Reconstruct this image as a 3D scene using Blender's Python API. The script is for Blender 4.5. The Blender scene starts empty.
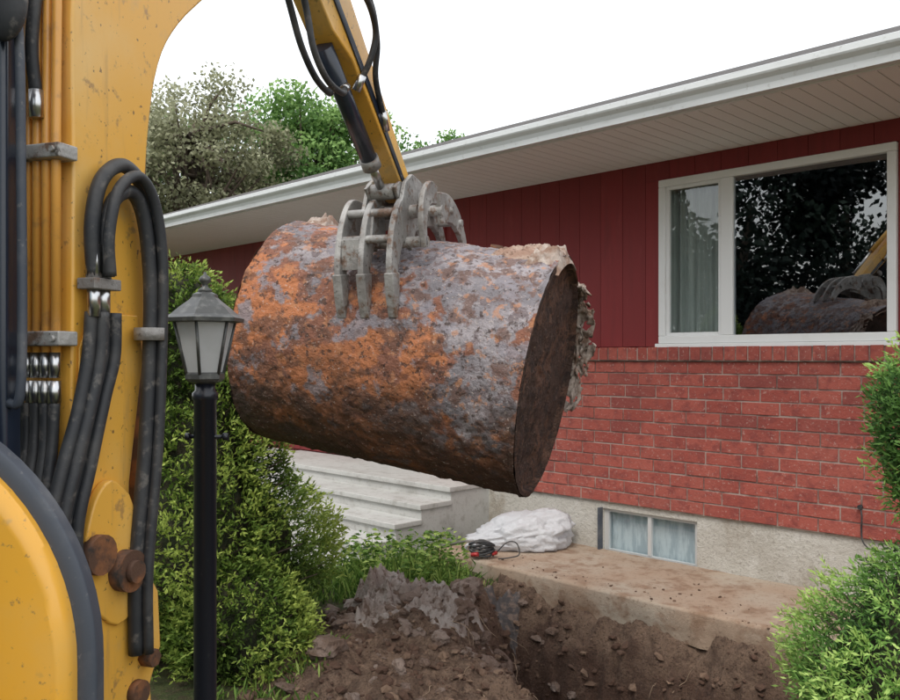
import bpy, math, random
import numpy as np
import bmesh
from mathutils import Vector, Matrix, noise
R=math.radians
random.seed(5); rng=np.random.default_rng(5)
scene=bpy.context.scene
col=scene.collection

# ---------------------------------------------------------------- helpers
def nz(x,y,z=0.0,s=1.0):
    return noise.noise(Vector((x*s,y*s,z*s)))
def fbm(x,y,z,s,o=4):
    return noise.fractal(Vector((x*s,y*s,z*s)),0.9,2.1,o)
def ss(x):
    x=max(0.0,min(1.0,x)); return x*x*(3-2*x)

def empty(name,loc=(0,0,0),rotz=0,parent=None):
    e=bpy.data.objects.new(name,None); col.objects.link(e)
    e.location=loc; e.rotation_euler=(0,0,rotz); e.empty_display_size=.2
    if parent: e.parent=parent
    return e

def mesh(name,verts,faces,mat=None,parent=None,smooth=False,bevel=0,attrs=None):
    me=bpy.data.meshes.new(name)
    me.from_pydata([tuple(v) for v in verts],[],[tuple(f) for f in faces])
    me.update()
    if attrs:
        for k,a in attrs.items():
            at=me.attributes.new(k,'FLOAT','POINT')
            at.data.foreach_set('value',np.asarray(a,dtype=np.float32))
    ob=bpy.data.objects.new(name,me); col.objects.link(ob)
    if mat: me.materials.append(mat)
    if parent: ob.parent=parent
    if smooth: me.polygons.foreach_set('use_smooth',[True]*len(me.polygons))
    if bevel:
        b=ob.modifiers.new('b','BEVEL'); b.width=bevel; b.segments=2; b.limit_method='ANGLE'; b.angle_limit=R(35)
        me.polygons.foreach_set('use_smooth',[True]*len(me.polygons))
        w=ob.modifiers.new('w','WEIGHTED_NORMAL')
    return ob

BF=[(0,3,2,1),(4,5,6,7),(0,1,5,4),(1,2,6,5),(2,3,7,6),(3,0,4,7)]
def boxverts(lo,hi):
    x0,y0,z0=lo;x1,y1,z1=hi
    return [(x0,y0,z0),(x1,y0,z0),(x1,y1,z0),(x0,y1,z0),(x0,y0,z1),(x1,y0,z1),(x1,y1,z1),(x0,y1,z1)]
def box(name,lo,hi,mat,parent=None,bevel=0):
    lo2=[min(a,b) for a,b in zip(lo,hi)];hi2=[max(a,b) for a,b in zip(lo,hi)]
    return mesh(name,boxverts(lo2,hi2),BF,mat,parent,bevel=bevel)
def boxes(name,lst,mat,parent=None,bevel=0):
    vs=[];fs=[];at=[]
    for lo,hi in lst:
        b=len(vs); lo2=[min(a,c) for a,c in zip(lo,hi)];hi2=[max(a,c) for a,c in zip(lo,hi)]
        vs+=boxverts(lo2,hi2); fs+=[tuple(i+b for i in f) for f in BF]; at+=[random.random()]*8
    return mesh(name,vs,fs,mat,parent,bevel=bevel,attrs={'tone':at})

def catmull(pts,n=8):
    P=[Vector(p) for p in pts]; P=[P[0]*2-P[1]]+P+[P[-1]*2-P[-2]]
    out=[]
    for i in range(1,len(P)-2):
        for k in range(n):
            t=k/n
            a,b,c,d=P[i-1],P[i],P[i+1],P[i+2]
            out.append(.5*((2*b)+(c-a)*t+(2*a-5*b+4*c-d)*t*t+(3*b-a-3*c+d)*t**3))
    out.append(P[-2]); return out

def tubegeo(pts,rad,seg=10,caps=True):
    pts=[Vector(p) for p in pts]; n=len(pts)
    if not hasattr(rad,'__len__'): rad=[rad]*n
    vs=[];fs=[]
    T=[(pts[min(i+1,n-1)]-pts[max(i-1,0)]).normalized() for i in range(n)]
    up=Vector((0,0,1)) if abs(T[0].z)<.9 else Vector((1,0,0))
    N=T[0].cross(up).normalized()
    for i in range(n):
        N=(N-T[i]*N.dot(T[i]));
        if N.length<1e-6: N=T[i].orthogonal()
        N.normalize(); B=T[i].cross(N)
        for k in range(seg):
            a=2*math.pi*k/seg
            vs.append(pts[i]+(N*math.cos(a)+B*math.sin(a))*rad[i])
    for i in range(n-1):
        for k in range(seg):
            k2=(k+1)%seg
            fs.append((i*seg+k,i*seg+k2,(i+1)*seg+k2,(i+1)*seg+k))
    if caps:
        fs.append(tuple(range(seg-1,-1,-1))); fs.append(tuple((n-1)*seg+k for k in range(seg)))
    return vs,fs
def tube(name,pts,rad,mat,parent=None,seg=12,curve=0,smooth=True):
    if curve:
        m=len(pts); p2=catmull(pts,curve)
        if hasattr(rad,'__len__'):
            rad=[np.interp(i/curve,range(m),rad) for i in range(len(p2))]
        pts=p2
    vs,fs=tubegeo(pts,rad,seg)
    ob=mesh(name,vs,fs,mat,parent)
    if smooth:
        me=ob.data
        me.polygons.foreach_set('use_smooth',[len(p.vertices)==4 for p in me.polygons])
    return ob
def tubes(name,lst,mat,parent=None,seg=10):
    vs=[];fs=[]
    for pts,r in lst:
        v,f=tubegeo(pts,r,seg); b=len(vs); vs+=v; fs+=[tuple(i+b for i in q) for q in f]
    ob=mesh(name,vs,fs,mat,parent)
    ob.data.polygons.foreach_set('use_smooth',[len(p.vertices)==4 for p in ob.data.polygons])
    return ob
def lathe(name,prof,center,mat,parent=None,seg=24,smooth=True,rot=0):
    vs=[];fs=[];n=len(prof)
    for r,z in prof:
        for k in range(seg):
            a=2*math.pi*k/seg+rot
            vs.append((center[0]+r*math.cos(a),center[1]+r*math.sin(a),center[2]+z))
    for i in range(n-1):
        for k in range(seg):
            k2=(k+1)%seg
            fs.append((i*seg+k,i*seg+k2,(i+1)*seg+k2,(i+1)*seg+k))
    fs.append(tuple(range(seg-1,-1,-1))); fs.append(tuple((n-1)*seg+k for k in range(seg)))
    return mesh(name,vs,fs,mat,parent,smooth=smooth)

# ---------------------------------------------------------------- materials
def mat(name,base,rough=.7,metal=0.0,layers=(),bump=None,spec=.5,coat=0,transl=0,coord='Object'):
    m=bpy.data.materials.new(name); m.use_nodes=True
    nt=m.node_tree; N=nt.nodes; L=nt.links
    b=N['Principled BSDF']; b.inputs['Roughness'].default_value=rough; b.inputs['Metallic'].default_value=metal
    b.inputs['Specular IOR Level'].default_value=spec
    if coat: b.inputs['Coat Weight'].default_value=coat; b.inputs['Coat Roughness'].default_value=.15
    tc=N.new('ShaderNodeTexCoord')
    rgb=N.new('ShaderNodeRGB'); rgb.outputs[0].default_value=(*base,1); cur=rgb.outputs[0]
    def mix(fac,c2):
        nonlocal cur
        mx=N.new('ShaderNodeMix'); mx.data_type='RGBA'
        L.new(fac,mx.inputs[0]); L.new(cur,mx.inputs[6])
        mx.inputs[7].default_value=(*c2,1)
        cur=mx.outputs[2]
    for ly in layers:
        kind=ly.get('t','noise'); sc=ly.get('s',5)
        mp=N.new('ShaderNodeMapping'); mp.inputs['Scale'].default_value=ly.get('m',(1,1,1))
        mp.inputs['Location'].default_value=(ly.get('o',0),ly.get('o',0)*.7,ly.get('o',0)*.3)
        L.new(tc.outputs[coord],mp.inputs[0])
        if kind=='attr':
            a=N.new('ShaderNodeAttribute'); a.attribute_name=ly['a']; src=a.outputs['Fac']
            if 'mixn' in ly:
                n=N.new('ShaderNodeTexNoise'); n.inputs['Scale'].default_value=sc; n.inputs['Detail'].default_value=8
                L.new(mp.outputs[0],n.inputs[0])
                s1=N.new('ShaderNodeMath'); s1.operation='SUBTRACT'; L.new(n.outputs[0],s1.inputs[0]); s1.inputs[1].default_value=.5
                s2=N.new('ShaderNodeMath'); s2.operation='MULTIPLY_ADD'; L.new(s1.outputs[0],s2.inputs[0]); s2.inputs[1].default_value=ly['mixn']; L.new(src,s2.inputs[2]); src=s2.outputs[0]
        else:
            n=N.new('ShaderNodeTexNoise'); n.inputs['Scale'].default_value=sc; n.inputs['Detail'].default_value=ly.get('d',8)
            n.inputs['Roughness'].default_value=ly.get('r',.6); L.new(mp.outputs[0],n.inputs[0]); src=n.outputs[0]
        mr=N.new('ShaderNodeMapRange'); mr.interpolation_type='SMOOTHSTEP'
        mr.inputs[1].default_value=ly['lo']; mr.inputs[2].default_value=ly['hi']; mr.inputs[4].default_value=ly.get('amt',1)
        L.new(src,mr.inputs[0]); mix(mr.outputs[0],ly['c'])
    L.new(cur,b.inputs['Base Color'])
    if bump:
        prev=None
        for (sc,st,dist) in bump:
            n=N.new('ShaderNodeTexNoise'); n.inputs['Scale'].default_value=sc; n.inputs['Detail'].default_value=6; n.inputs['Roughness'].default_value=.62
            L.new(tc.outputs[coord],n.inputs[0])
            bp=N.new('ShaderNodeBump'); bp.inputs['Strength'].default_value=st; bp.inputs['Distance'].default_value=dist
            L.new(n.outputs[0],bp.inputs['Height'])
            if prev: L.new(prev,bp.inputs['Normal'])
            prev=bp.outputs[0]
        L.new(prev,b.inputs['Normal'])
    if transl:
        tr=N.new('ShaderNodeBsdfTranslucent'); L.new(cur,tr.inputs[0])
        ms=N.new('ShaderNodeMixShader'); ms.inputs[0].default_value=transl
        L.new(b.outputs[0],ms.inputs[1]); L.new(tr.outputs[0],ms.inputs[2])
        L.new(ms.outputs[0],N['Material Output'].inputs[0])
    return m

def foliage(name,dark,mid,light,transl=.3):
    return mat(name,dark,rough=.6,spec=.25,transl=transl,layers=[
        dict(t='attr',a='tone',lo=.05,hi=.6,c=mid),dict(t='attr',a='tone',lo=.5,hi=.95,c=light)])

def glass_mat(name,refl,tint=(.8,.85,.85)):
    m=bpy.data.materials.new(name); m.use_nodes=True
    N=m.node_tree.nodes; L=m.node_tree.links; N.remove(N['Principled BSDF'])
    t=N.new('ShaderNodeBsdfTransparent'); t.inputs[0].default_value=(*tint,1)
    g=N.new('ShaderNodeBsdfGlossy'); g.inputs['Roughness'].default_value=.01; g.inputs[0].default_value=(.95,.98,1,1)
    f=N.new('ShaderNodeLayerWeight'); f.inputs[0].default_value=.5
    p=N.new('ShaderNodeMath'); p.operation='POWER'; L.new(f.outputs['Facing'],p.inputs[0]); p.inputs[1].default_value=4
    a=N.new('ShaderNodeMath'); a.operation='ADD'; L.new(p.outputs[0],a.inputs[0]); a.inputs[1].default_value=refl; a.use_clamp=True
    ms=N.new('ShaderNodeMixShader'); L.new(a.outputs[0],ms.inputs[0]); L.new(t.outputs[0],ms.inputs[1]); L.new(g.outputs[0],ms.inputs[2])
    L.new(ms.outputs[0],N['Material Output'].inputs[0]); return m

yellow=mat('excavator_yellow',(.84,.44,.065),.38,spec=.5,coat=.25,layers=[
    dict(s=2.5,lo=.45,hi=.75,c=(.84,.55,.20),amt=.7),
    dict(s=9,m=(3,3,.35),lo=.55,hi=.75,c=(.50,.28,.09),amt=.6),
    dict(s=6,o=7,m=(1,1,.6),lo=.58,hi=.72,c=(.55,.38,.18),amt=.6),
    dict(s=22,o=3,lo=.60,hi=.70,c=(.34,.19,.08),amt=.7),
    dict(s=60,lo=.63,hi=.69,c=(.13,.07,.04),amt=.85)],bump=[(40,.08,.002)])
orange=mat('cover_orange',(.88,.44,.045),.34,coat=.4,layers=[dict(s=4,lo=.45,hi=.8,c=(.78,.46,.12),amt=.7),dict(s=30,o=5,lo=.6,hi=.72,c=(.55,.32,.1),amt=.6),dict(s=60,lo=.63,hi=.7,c=(.3,.18,.08),amt=.7)])
pipeY=mat('pipe_yellow',(.82,.39,.075),.35,coat=.3,layers=[dict(s=20,lo=.52,hi=.72,c=(.5,.25,.08),amt=.7)])
rubber=mat('black_rubber',(.026,.028,.032),.55,layers=[dict(s=7,lo=.42,hi=.7,c=(.09,.085,.08),amt=.7),dict(s=35,lo=.55,hi=.72,c=(.20,.18,.16),amt=.6)],bump=[(90,.2,.002)])
trimgrey=mat('grey_trim',(.06,.07,.09),.5,layers=[dict(s=9,lo=.45,hi=.75,c=(.17,.17,.175),amt=.6),dict(s=50,lo=.6,hi=.7,c=(.28,.26,.24),amt=.5)])
darkpaint=mat('dark_paint',(.018,.026,.045),.3,coat=.4,layers=[dict(s=10,lo=.55,hi=.8,c=(.08,.08,.08),amt=.5)])
chrome=mat('chrome',(.6,.6,.6),.28,metal=1,layers=[dict(s=30,lo=.5,hi=.7,c=(.35,.33,.3),amt=.6)])
steel=mat('worn_steel',(.28,.265,.25),.55,metal=.25,layers=[
    dict(s=8,lo=.42,hi=.65,c=(.47,.46,.44),amt=.85),dict(s=18,lo=.52,hi=.65,c=(.19,.11,.07),amt=.9),dict(s=45,lo=.58,hi=.68,c=(.06,.045,.035),amt=.8)],bump=[(30,.6,.01)])
rustcast=mat('rusty_casting',(.10,.05,.03),.8,layers=[dict(s=15,lo=.45,hi=.65,c=(.25,.10,.04)),dict(s=35,lo=.55,hi=.7,c=(.04,.03,.025))],bump=[(40,.5,.006)])
lampmetal=mat('lamp_metal',(.085,.087,.085),.42,metal=.3,layers=[dict(s=25,lo=.5,hi=.7,c=(.2,.2,.19),amt=.7)])
postblack=mat('post_black',(.012,.014,.022),.3,layers=[dict(s=30,lo=.6,hi=.75,c=(.08,.08,.08),amt=.5)])
frost=mat('frosted_glass',(.82,.83,.84),.35,transl=.5,layers=[dict(s=10,lo=.5,hi=.8,c=(.68,.68,.66),amt=.5)])
siding=mat('red_siding',(.235,.022,.024),.6,layers=[
    dict(t='attr',a='tone',lo=0,hi=1,c=(.20,.019,.021),amt=.7),
    dict(s=3,m=(6,6,.6),lo=.45,hi=.75,c=(.17,.018,.019),amt=.7),
    dict(s=5,o=5,m=(4,4,.8),lo=.55,hi=.8,c=(.30,.05,.05),amt=.4)],bump=[(14,.1,.004)])
sidback=mat('siding_groove',(.12,.012,.013),.8)
brickm=mat('red_brick',(.38,.090,.066),.85,layers=[
    dict(t='attr',a='tone',lo=0,hi=.9,c=(.31,.066,.049)),
    dict(t='attr',a='tone',lo=.90,hi=.98,c=(.24,.058,.048),amt=.8),
    dict(s=1.3,lo=.4,hi=.7,c=(.40,.12,.09),amt=.6),
    dict(s=16,lo=.46,hi=.66,c=(.23,.052,.044),amt=.8),
    dict(s=60,lo=.58,hi=.68,c=(.5,.36,.31),amt=.55)],bump=[(35,.7,.008),(100,.6,.005)])
mortar=mat('mortar',(.42,.32,.28),.95,layers=[dict(s=5,lo=.40,hi=.60,c=(.17,.10,.085),amt=.9)],bump=[(90,.5,.004)])
concrete=mat('foundation_concrete',(.54,.52,.47),.9,layers=[
    dict(s=2,lo=.4,hi=.7,c=(.44,.41,.36),amt=.8),dict(s=9,lo=.5,hi=.7,c=(.62,.60,.56),amt=.7),
    dict(s=4,o=6,m=(1,1,.4),lo=.56,hi=.7,c=(.33,.28,.22),amt=.7),dict(s=50,lo=.52,hi=.68,c=(.25,.23,.20),amt=.6)],bump=[(25,.6,.025),(90,.6,.008)])
stepcon=mat('step_concrete',(.52,.52,.50),.85,layers=[
    dict(s=3,lo=.45,hi=.75,c=(.40,.39,.37),amt=.8),dict(s=12,lo=.52,hi=.7,c=(.33,.32,.29),amt=.6),dict(s=40,lo=.55,hi=.7,c=(.28,.27,.25),amt=.5)],bump=[(60,.3,.005)])
slabm=mat('slab_concrete',(.38,.28,.205),.95,layers=[
    dict(s=1.6,lo=.4,hi=.65,c=(.42,.36,.29),amt=.9),dict(s=7,lo=.46,hi=.66,c=(.25,.155,.10),amt=.85),dict(s=45,lo=.55,hi=.7,c=(.18,.12,.08),amt=.7)],bump=[(30,.5,.012),(110,.5,.005)])
white=mat('white_trim',(.80,.81,.81),.45,layers=[dict(s=4,lo=.5,hi=.8,c=(.68,.68,.66),amt=.6)])
soffitm=mat('soffit_white',(.86,.87,.87),.6,layers=[dict(s=2,lo=.5,hi=.8,c=(.78,.78,.77),amt=.5)])
soffitg=mat('soffit_groove',(.25,.25,.25),.8)
gutterm=mat('gutter_white',(.70,.73,.74),.4,layers=[dict(s=3,m=(1,1,5),lo=.5,hi=.8,c=(.50,.51,.51),amt=.7),dict(s=30,lo=.58,hi=.7,c=(.4,.4,.38),amt=.4)])
shingle=mat('shingles',(.06,.055,.055),.95,layers=[dict(s=30,lo=.4,hi=.7,c=(.12,.11,.1))],bump=[(60,.5,.01)])
darkroom=mat('interior_wall',(.022,.025,.03),.9)
curtain=mat('curtain_fabric',(.62,.67,.63),.9,transl=.25,layers=[dict(s=6,m=(3,3,.5),lo=.4,hi=.7,c=(.44,.49,.46),amt=.7)])
wood=mat('interior_wood',(.10,.05,.025),.6)
bark=mat('bark',(.10,.075,.055),.95,layers=[dict(s=12,m=(1,1,.2),lo=.4,hi=.7,c=(.05,.04,.03))],bump=[(20,.6,.02)])
glassW=glass_mat('window_glass',.20,(.75,.80,.85))
glassL=glass_mat('window_glass_side',.10,(.80,.84,.84))
glassB=glass_mat('basement_glass',.10,(.85,.9,.92))
glassCab=glass_mat('cab_glass',.1,(.25,.32,.36))

tankm=mat('rusted_tank_steel',(.20,.185,.20),.78,layers=[
    dict(s=5,lo=.42,hi=.60,c=(.38,.345,.36),amt=.9),
    dict(s=20,lo=.50,hi=.60,c=(.15,.115,.12),amt=.8),
    dict(t='attr',a='rust',lo=.36,hi=.46,s=12,mixn=1.3,c=(.25,.105,.066)),
    dict(t='attr',a='rust',lo=.54,hi=.66,s=8,mixn=1.5,c=(.50,.185,.075),amt=.9),
    dict(s=9,o=4,lo=.50,hi=.57,c=(.15,.075,.052),amt=.75),
    dict(s=22,o=9,lo=.56,hi=.62,c=(.50,.23,.11),amt=.6),
    dict(s=7,o=14,lo=.56,hi=.62,c=(.26,.24,.265),amt=.85),
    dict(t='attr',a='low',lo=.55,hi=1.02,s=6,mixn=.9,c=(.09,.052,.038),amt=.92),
    dict(s=36,lo=.56,hi=.63,c=(.06,.036,.03),amt=.8),
    dict(s=70,lo=.60,hi=.67,c=(.55,.46,.41),amt=.55),
    ],bump=[(12,.5,.02),(38,.9,.016),(110,.7,.006)])
tankend=mat('tank_end_rust',(.085,.048,.036),.9,layers=[dict(s=5,lo=.45,hi=.62,c=(.17,.085,.055)),dict(s=24,lo=.48,hi=.6,c=(.04,.025,.022),amt=.8),dict(s=60,lo=.6,hi=.68,c=(.28,.19,.14),amt=.6)],bump=[(20,.7,.03),(80,.7,.01)])
scrap=mat('muddy_insulation',(.46,.38,.33),.95,transl=.15,layers=[dict(s=9,lo=.42,hi=.58,c=(.29,.19,.14)),dict(s=30,lo=.5,hi=.7,c=(.66,.58,.52),amt=.8)],bump=[(40,.8,.012)])
mudm=mat('clinging_mud',(.30,.19,.14),.95,layers=[dict(s=16,lo=.42,hi=.6,c=(.40,.30,.24)),dict(s=40,lo=.5,hi=.65,c=(.14,.08,.055),amt=.8)],bump=[(50,.8,.01)])

soilm=mat('soil',(.060,.085,.022),.97,layers=[
    dict(s=6,lo=.4,hi=.7,c=(.11,.13,.04),amt=.8),
    dict(t='attr',a='dirt',lo=.35,hi=.65,s=9,mixn=.7,c=(.25,.165,.115)),
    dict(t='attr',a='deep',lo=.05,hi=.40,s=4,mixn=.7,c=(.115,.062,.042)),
    dict(t='attr',a='deep',lo=.45,hi=.90,s=5,mixn=.5,c=(.045,.025,.019)),  # moist subsoil tone, with pit shade also painted in by depth
    dict(s=11,lo=.46,hi=.60,c=(.085,.048,.034),amt=.6),
    dict(s=34,lo=.56,hi=.66,c=(.28,.19,.14),amt=.4),
    dict(s=90,lo=.52,hi=.64,c=(.05,.03,.022),amt=.65)],bump=[(14,.9,.06),(50,1,.03),(140,.8,.01)])
clodm=mat('soil_clods',(.10,.056,.038),.97,layers=[dict(t='attr',a='tone',lo=.5,hi=1,c=(.22,.145,.10)),dict(s=40,lo=.5,hi=.7,c=(.06,.035,.025),amt=.7)],bump=[(60,.8,.01)])
stonem=mat('rubble_stone',(.29,.225,.19),.95,layers=[dict(t='attr',a='tone',lo=.0,hi=1,c=(.17,.115,.09)),dict(s=12,lo=.46,hi=.6,c=(.14,.088,.062),amt=.8)],bump=[(25,.8,.02),(70,.9,.012)])
fabric=mat('muddy_fabric',(.30,.24,.21),.95,layers=[dict(s=8,lo=.4,hi=.6,c=(.40,.35,.32)),dict(s=22,lo=.50,hi=.64,c=(.14,.09,.066),amt=.9)],bump=[(30,.8,.02),(80,.6,.008)])
darkfab=mat('dark_fabric',(.08,.07,.07),.8,layers=[dict(s=20,lo=.45,hi=.65,c=(.22,.16,.13))],bump=[(40,.8,.01)])
rootm=mat('root',(.36,.26,.18),.9)

# ---------------------------------------------------------------- world, sun, camera
w=bpy.data.worlds.new('World'); scene.world=w; w.use_nodes=True
N=w.node_tree.nodes; L=w.node_tree.links
bg=N['Background']; sky=N.new('ShaderNodeTexSky'); sky.sky_type='NISHITA'; sky.sun_disc=False
sky.sun_elevation=R(55); sky.sun_rotation=R(200); sky.dust_density=4; sky.air_density=1.5
L.new(sky.outputs[0],bg.inputs[0]); bg.inputs[1].default_value=.05
bg2=N.new('ShaderNodeBackground'); bg2.inputs[0].default_value=(.97,.985,1,1); bg2.inputs[1].default_value=1.3
ad=N.new('ShaderNodeAddShader'); L.new(bg.outputs[0],ad.inputs[0]); L.new(bg2.outputs[0],ad.inputs[1])
L.new(ad.outputs[0],N['World Output'].inputs[0])
sl=bpy.data.lights.new('sun','SUN'); sl.energy=1.5; sl.angle=R(20); sl.color=(1,.96,.90)
so=bpy.data.objects.new('sun',sl); col.objects.link(so)
az=R(200); el=R(55)
sd=Vector((math.sin(az)*math.cos(el),math.cos(az)*math.cos(el),math.sin(el)))
so.rotation_euler=sd.to_track_quat('Z','Y').to_euler()
cam=bpy.data.cameras.new('camera'); cam.lens=34; cam.sensor_width=36; cam.shift_y=.0078; cam.clip_end=2000; cam.clip_start=.05
co=bpy.data.objects.new('camera',cam); col.objects.link(co); co.location=(0,0,1.6); co.rotation_euler=(R(90),0,0)
scene.camera=co
scene.view_settings.view_transform='Standard'; scene.view_settings.look='None'; scene.view_settings.exposure=0

# ---------------------------------------------------------------- ground
def pitf(x,y):
    q=x+y
    n1=fbm(x,y,3.3,1.6,4)*.20
    n2=fbm(x,y,9.1,2.1,4)
    d1=(x-.0+n1-.10*(5.0-y)); d2=(6.62-q)*.707+.16*n2; d3=y-2.4+n1; d4=(.55*y-.30)-x+n1
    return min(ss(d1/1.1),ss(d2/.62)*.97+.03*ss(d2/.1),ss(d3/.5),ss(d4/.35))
def gz(x,y):
    if x<-6 or x>6 or y<-2 or y>9: return 0.0,0.0,0.0
    f=pitf(x,y); q=x+y
    dirt=ss((x+1.05+.3*nz(x,y,0,1.5))/.35)*ss((6.9-q)/.3)*ss((y-2.2)/.4)*ss((.6*y+.3-x)/.4)
    if x<.35: dirt*=1-ss(((y-5.62)*1.6-(x-.05)*1.2+.3*nz(x,y,5,2))/.4)
    dirt=max(dirt,ss(f*12))
    z=.02*nz(x,y,1,1.2)
    z-=1.25*f
    if x>.2: z-=.05*ss((x-.2)/.5)*dirt
    z+=.17*math.exp(-((x+.20)**2+(y-5.1)**2)/.18) + .10*math.exp(-((x+.62)**2+(y-4.35)**2)/.14)+.10*math.exp(-((x-.30)**2+(y-5.75)**2)/.08)
    amp=dirt*(.45+.65*min(1,f*2.5+.2))
    z+=amp*(.10*fbm(x,y,.3,2.3,4)+.085*(abs(fbm(x,y,2.3,5.5,4))-.2)+.040*fbm(x,y,4,15,3)+.012*fbm(x,y,8,40,2))
    return z,dirt,f
def axis(lo,hi,step,far):
    a=list(np.arange(lo,hi,step)); s=step; v=a[-1]; r=[]
    while v<far: s*=1.25; v+=s; r.append(v)
    s=step; v=a[0]; l=[]
    while v>-far: s*=1.25; v-=s; l.append(v)
    return l[::-1]+a+r
xs=axis(-1.7,2.5,.016,400); ys=axis(3.3,6.6,.016,400)
vs=[];ad_=[];fd=[]
for y in ys:
    for x in xs:
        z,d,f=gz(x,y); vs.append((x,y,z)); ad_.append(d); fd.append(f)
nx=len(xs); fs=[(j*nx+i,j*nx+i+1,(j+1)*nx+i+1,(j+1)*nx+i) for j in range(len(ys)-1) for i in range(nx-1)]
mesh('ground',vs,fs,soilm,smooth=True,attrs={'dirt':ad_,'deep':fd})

def ico(sub):
    bm=bmesh.new(); bmesh.ops.create_icosphere(bm,subdivisions=sub,radius=1)
    v=np.array([x.co[:] for x in bm.verts]); f=[[q.index for q in p.verts] for p in bm.faces]; bm.free(); return v,f
def rocks(name,places,m,sub=2,flat=.7):
    bv,bf=ico(sub); V=[];F=[];A=[]
    for (x,y,z,r) in places:
        o=random.uniform(0,99); sc=np.array([random.uniform(.7,1.3),random.uniform(.7,1.3),random.uniform(.5,1)*flat])*r
        rot=np.array(Matrix.Rotation(random.uniform(0,6.28),3,Vector((random.uniform(-.4,.4),random.uniform(-.4,.4),1))))
        k=np.array([1+.45*nz(p[0]+o,p[1],p[2],1.1)+.2*nz(p[0],p[1]+o,p[2],3) for p in bv])
        p=(bv*k[:,None]*sc)@rot.T+np.array([x,y,z]); b=len(V)
        V+=p.tolist(); F+=[[i+b for i in f] for f in bf]; A+=[random.random()]*len(bv)
    return mesh(name,V,F,m,smooth=False,attrs={'tone':A})
pl=[]
while len(pl)<4200:
    x=random.uniform(-1,2.3); y=random.uniform(3.4,6.4)
    z,d,f=gz(x,y)
    if d>.5 and x+y<6.5:
        r=.004+.034*random.random()**4.2; pl.append((x,y,z+r*.2,r))
rocks('soil_clods',pl,clodm,1)
pl=[]
for i in range(120):
    x=-.26+.34*random.gauss(0,1); y=4.98+.30*random.gauss(0,1)
    if x+y>6.2 or y>5.65: continue
    z,d,f=gz(x,y); r=.018+.065*random.random()**2.6; pl.append((x,y,z+r*.25,r))
for i in range(22):
    x=random.uniform(.1,.8); q=random.uniform(5.9,6.4); y=q-x; z=gz(x,y)[0]; r=random.uniform(.015,.045); pl.append((x,y,z+r*.2,r))
for i in range(25):
    x=random.uniform(-.8,.6); y=random.uniform(3.9,4.8); z=gz(x,y)[0]; r=.012+.04*random.random()**2; pl.append((x,y,z+r*.1,r))
rocks('stone_rubble',pl,stonem,3,.8)

def heap(name,cx,cy,w,h,ang,amp,m,seed,lift=.05):
    n1=90;n2=70;V=[];F=[];c,s=math.cos(ang),math.sin(ang)
    for j in range(n2):
        for i in range(n1):
            a=(i/(n1-1)-.5)*w; b=(j/(n2-1)-.5)*h
            a+=.10*nz(a,b,seed,5); b+=.10*nz(b,a,seed+4,5)
            x=cx+a*c-b*s; y=cy+a*s+b*c
            e=min(1,4*min(i/(n1-1),1-i/(n1-1),j/(n2-1),1-j/(n2-1)))
            r=1-abs(nz(a*1.0,b*1.5,seed,6))*2; r2=1-abs(nz(a,b,seed+7,14))*2; r3=1-abs(nz(a,b,seed+2,30))*2
            z=gz(x,y)[0]+(lift*nz(a,b,seed,3)*2+amp*max(0,r)**2+amp*.5*r2+amp*.2*r3)*e-.03*(1-e)
            V.append((x,y,z))
    for j in range(n2-1):
        for i in range(n1-1): F.append((j*n1+i,j*n1+i+1,(j+1)*n1+i+1,(j+1)*n1+i))
    return mesh(name,V,F,m,smooth=True)
heap('landscape_fabric',-.32,5.22,.66,.46,.2,.085,fabric,3)
heap('landscape_fabric.001',-.02,5.0,.48,.38,.9,.07,fabric,8)
heap('landscape_fabric.002',-.5,4.95,.38,.3,.4,.07,fabric,18)
heap('landscape_fabric.003',.28,5.95,.6,.2,-.4,.05,darkfab,12,.02)

rl=[]
for i in range(44):
    x=random.uniform(.2,1.9); q=random.uniform(5.2,6.35); y=q-x
    if i%3==0: x=random.uniform(-.1,.9); y=random.uniform(4.0,5.2)
    z=gz(x,y)[0]; p=[Vector((x,y,z-.02))]; d=Vector((random.uniform(-.7,.9),random.uniform(-1,-.2),random.uniform(.0,.8))).normalized()
    for k in range(6):
        d=(d+Vector((random.uniform(-.5,.5),random.uniform(-.4,.4),-.28))).normalized(); c=p[-1]+d*random.uniform(.025,.055)
        c.z=max(c.z,gz(c.x,c.y)[0]+.004); p.append(c)
    pp=catmull(p,4); r=random.uniform(.0015,.005); rl.append((pp,[r*(1-.7*k/len(pp)) for k in range(len(pp))]))
tubes('roots',rl,rootm,seg=6)

# ---------------------------------------------------------------- leaves / grass
def leaves(name,P,D,Ln,Wd,m,tone,parent=None,bend=.0):
    n=len(P); D=D/np.linalg.norm(D,axis=1,keepdims=True)
    U=rng.normal(size=(n,3)); S=np.cross(D,U); S/=np.linalg.norm(S,axis=1,keepdims=True)+1e-9
    Ln=np.asarray(Ln)[:,None]*np.ones((n,1)); Wd=np.asarray(Wd)[:,None]*np.ones((n,1))
    mid=P+D*Ln*.5; tip=P+D*Ln; tip[:,2]-=bend*Ln[:,0]
    V=np.stack([P,mid+S*Wd*.5,tip,mid-S*Wd*.5],1).reshape(-1,3)
    me=bpy.data.meshes.new(name); me.vertices.add(4*n); me.vertices.foreach_set('co',V.astype(np.float32).ravel())
    me.loops.add(4*n); me.loops.foreach_set('vertex_index',np.arange(4*n,dtype=np.int32))
    me.polygons.add(n); me.polygons.foreach_set('loop_start',np.arange(0,4*n,4,dtype=np.int32))
    me.update(calc_edges=True)
    at=me.attributes.new('tone','FLOAT','POINT'); at.data.foreach_set('value',np.repeat(tone,4).astype(np.float32))
    me.materials.append(m); ob=bpy.data.objects.new(name,me); col.objects.link(ob)
    if parent: ob.parent=parent
    return ob

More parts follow.
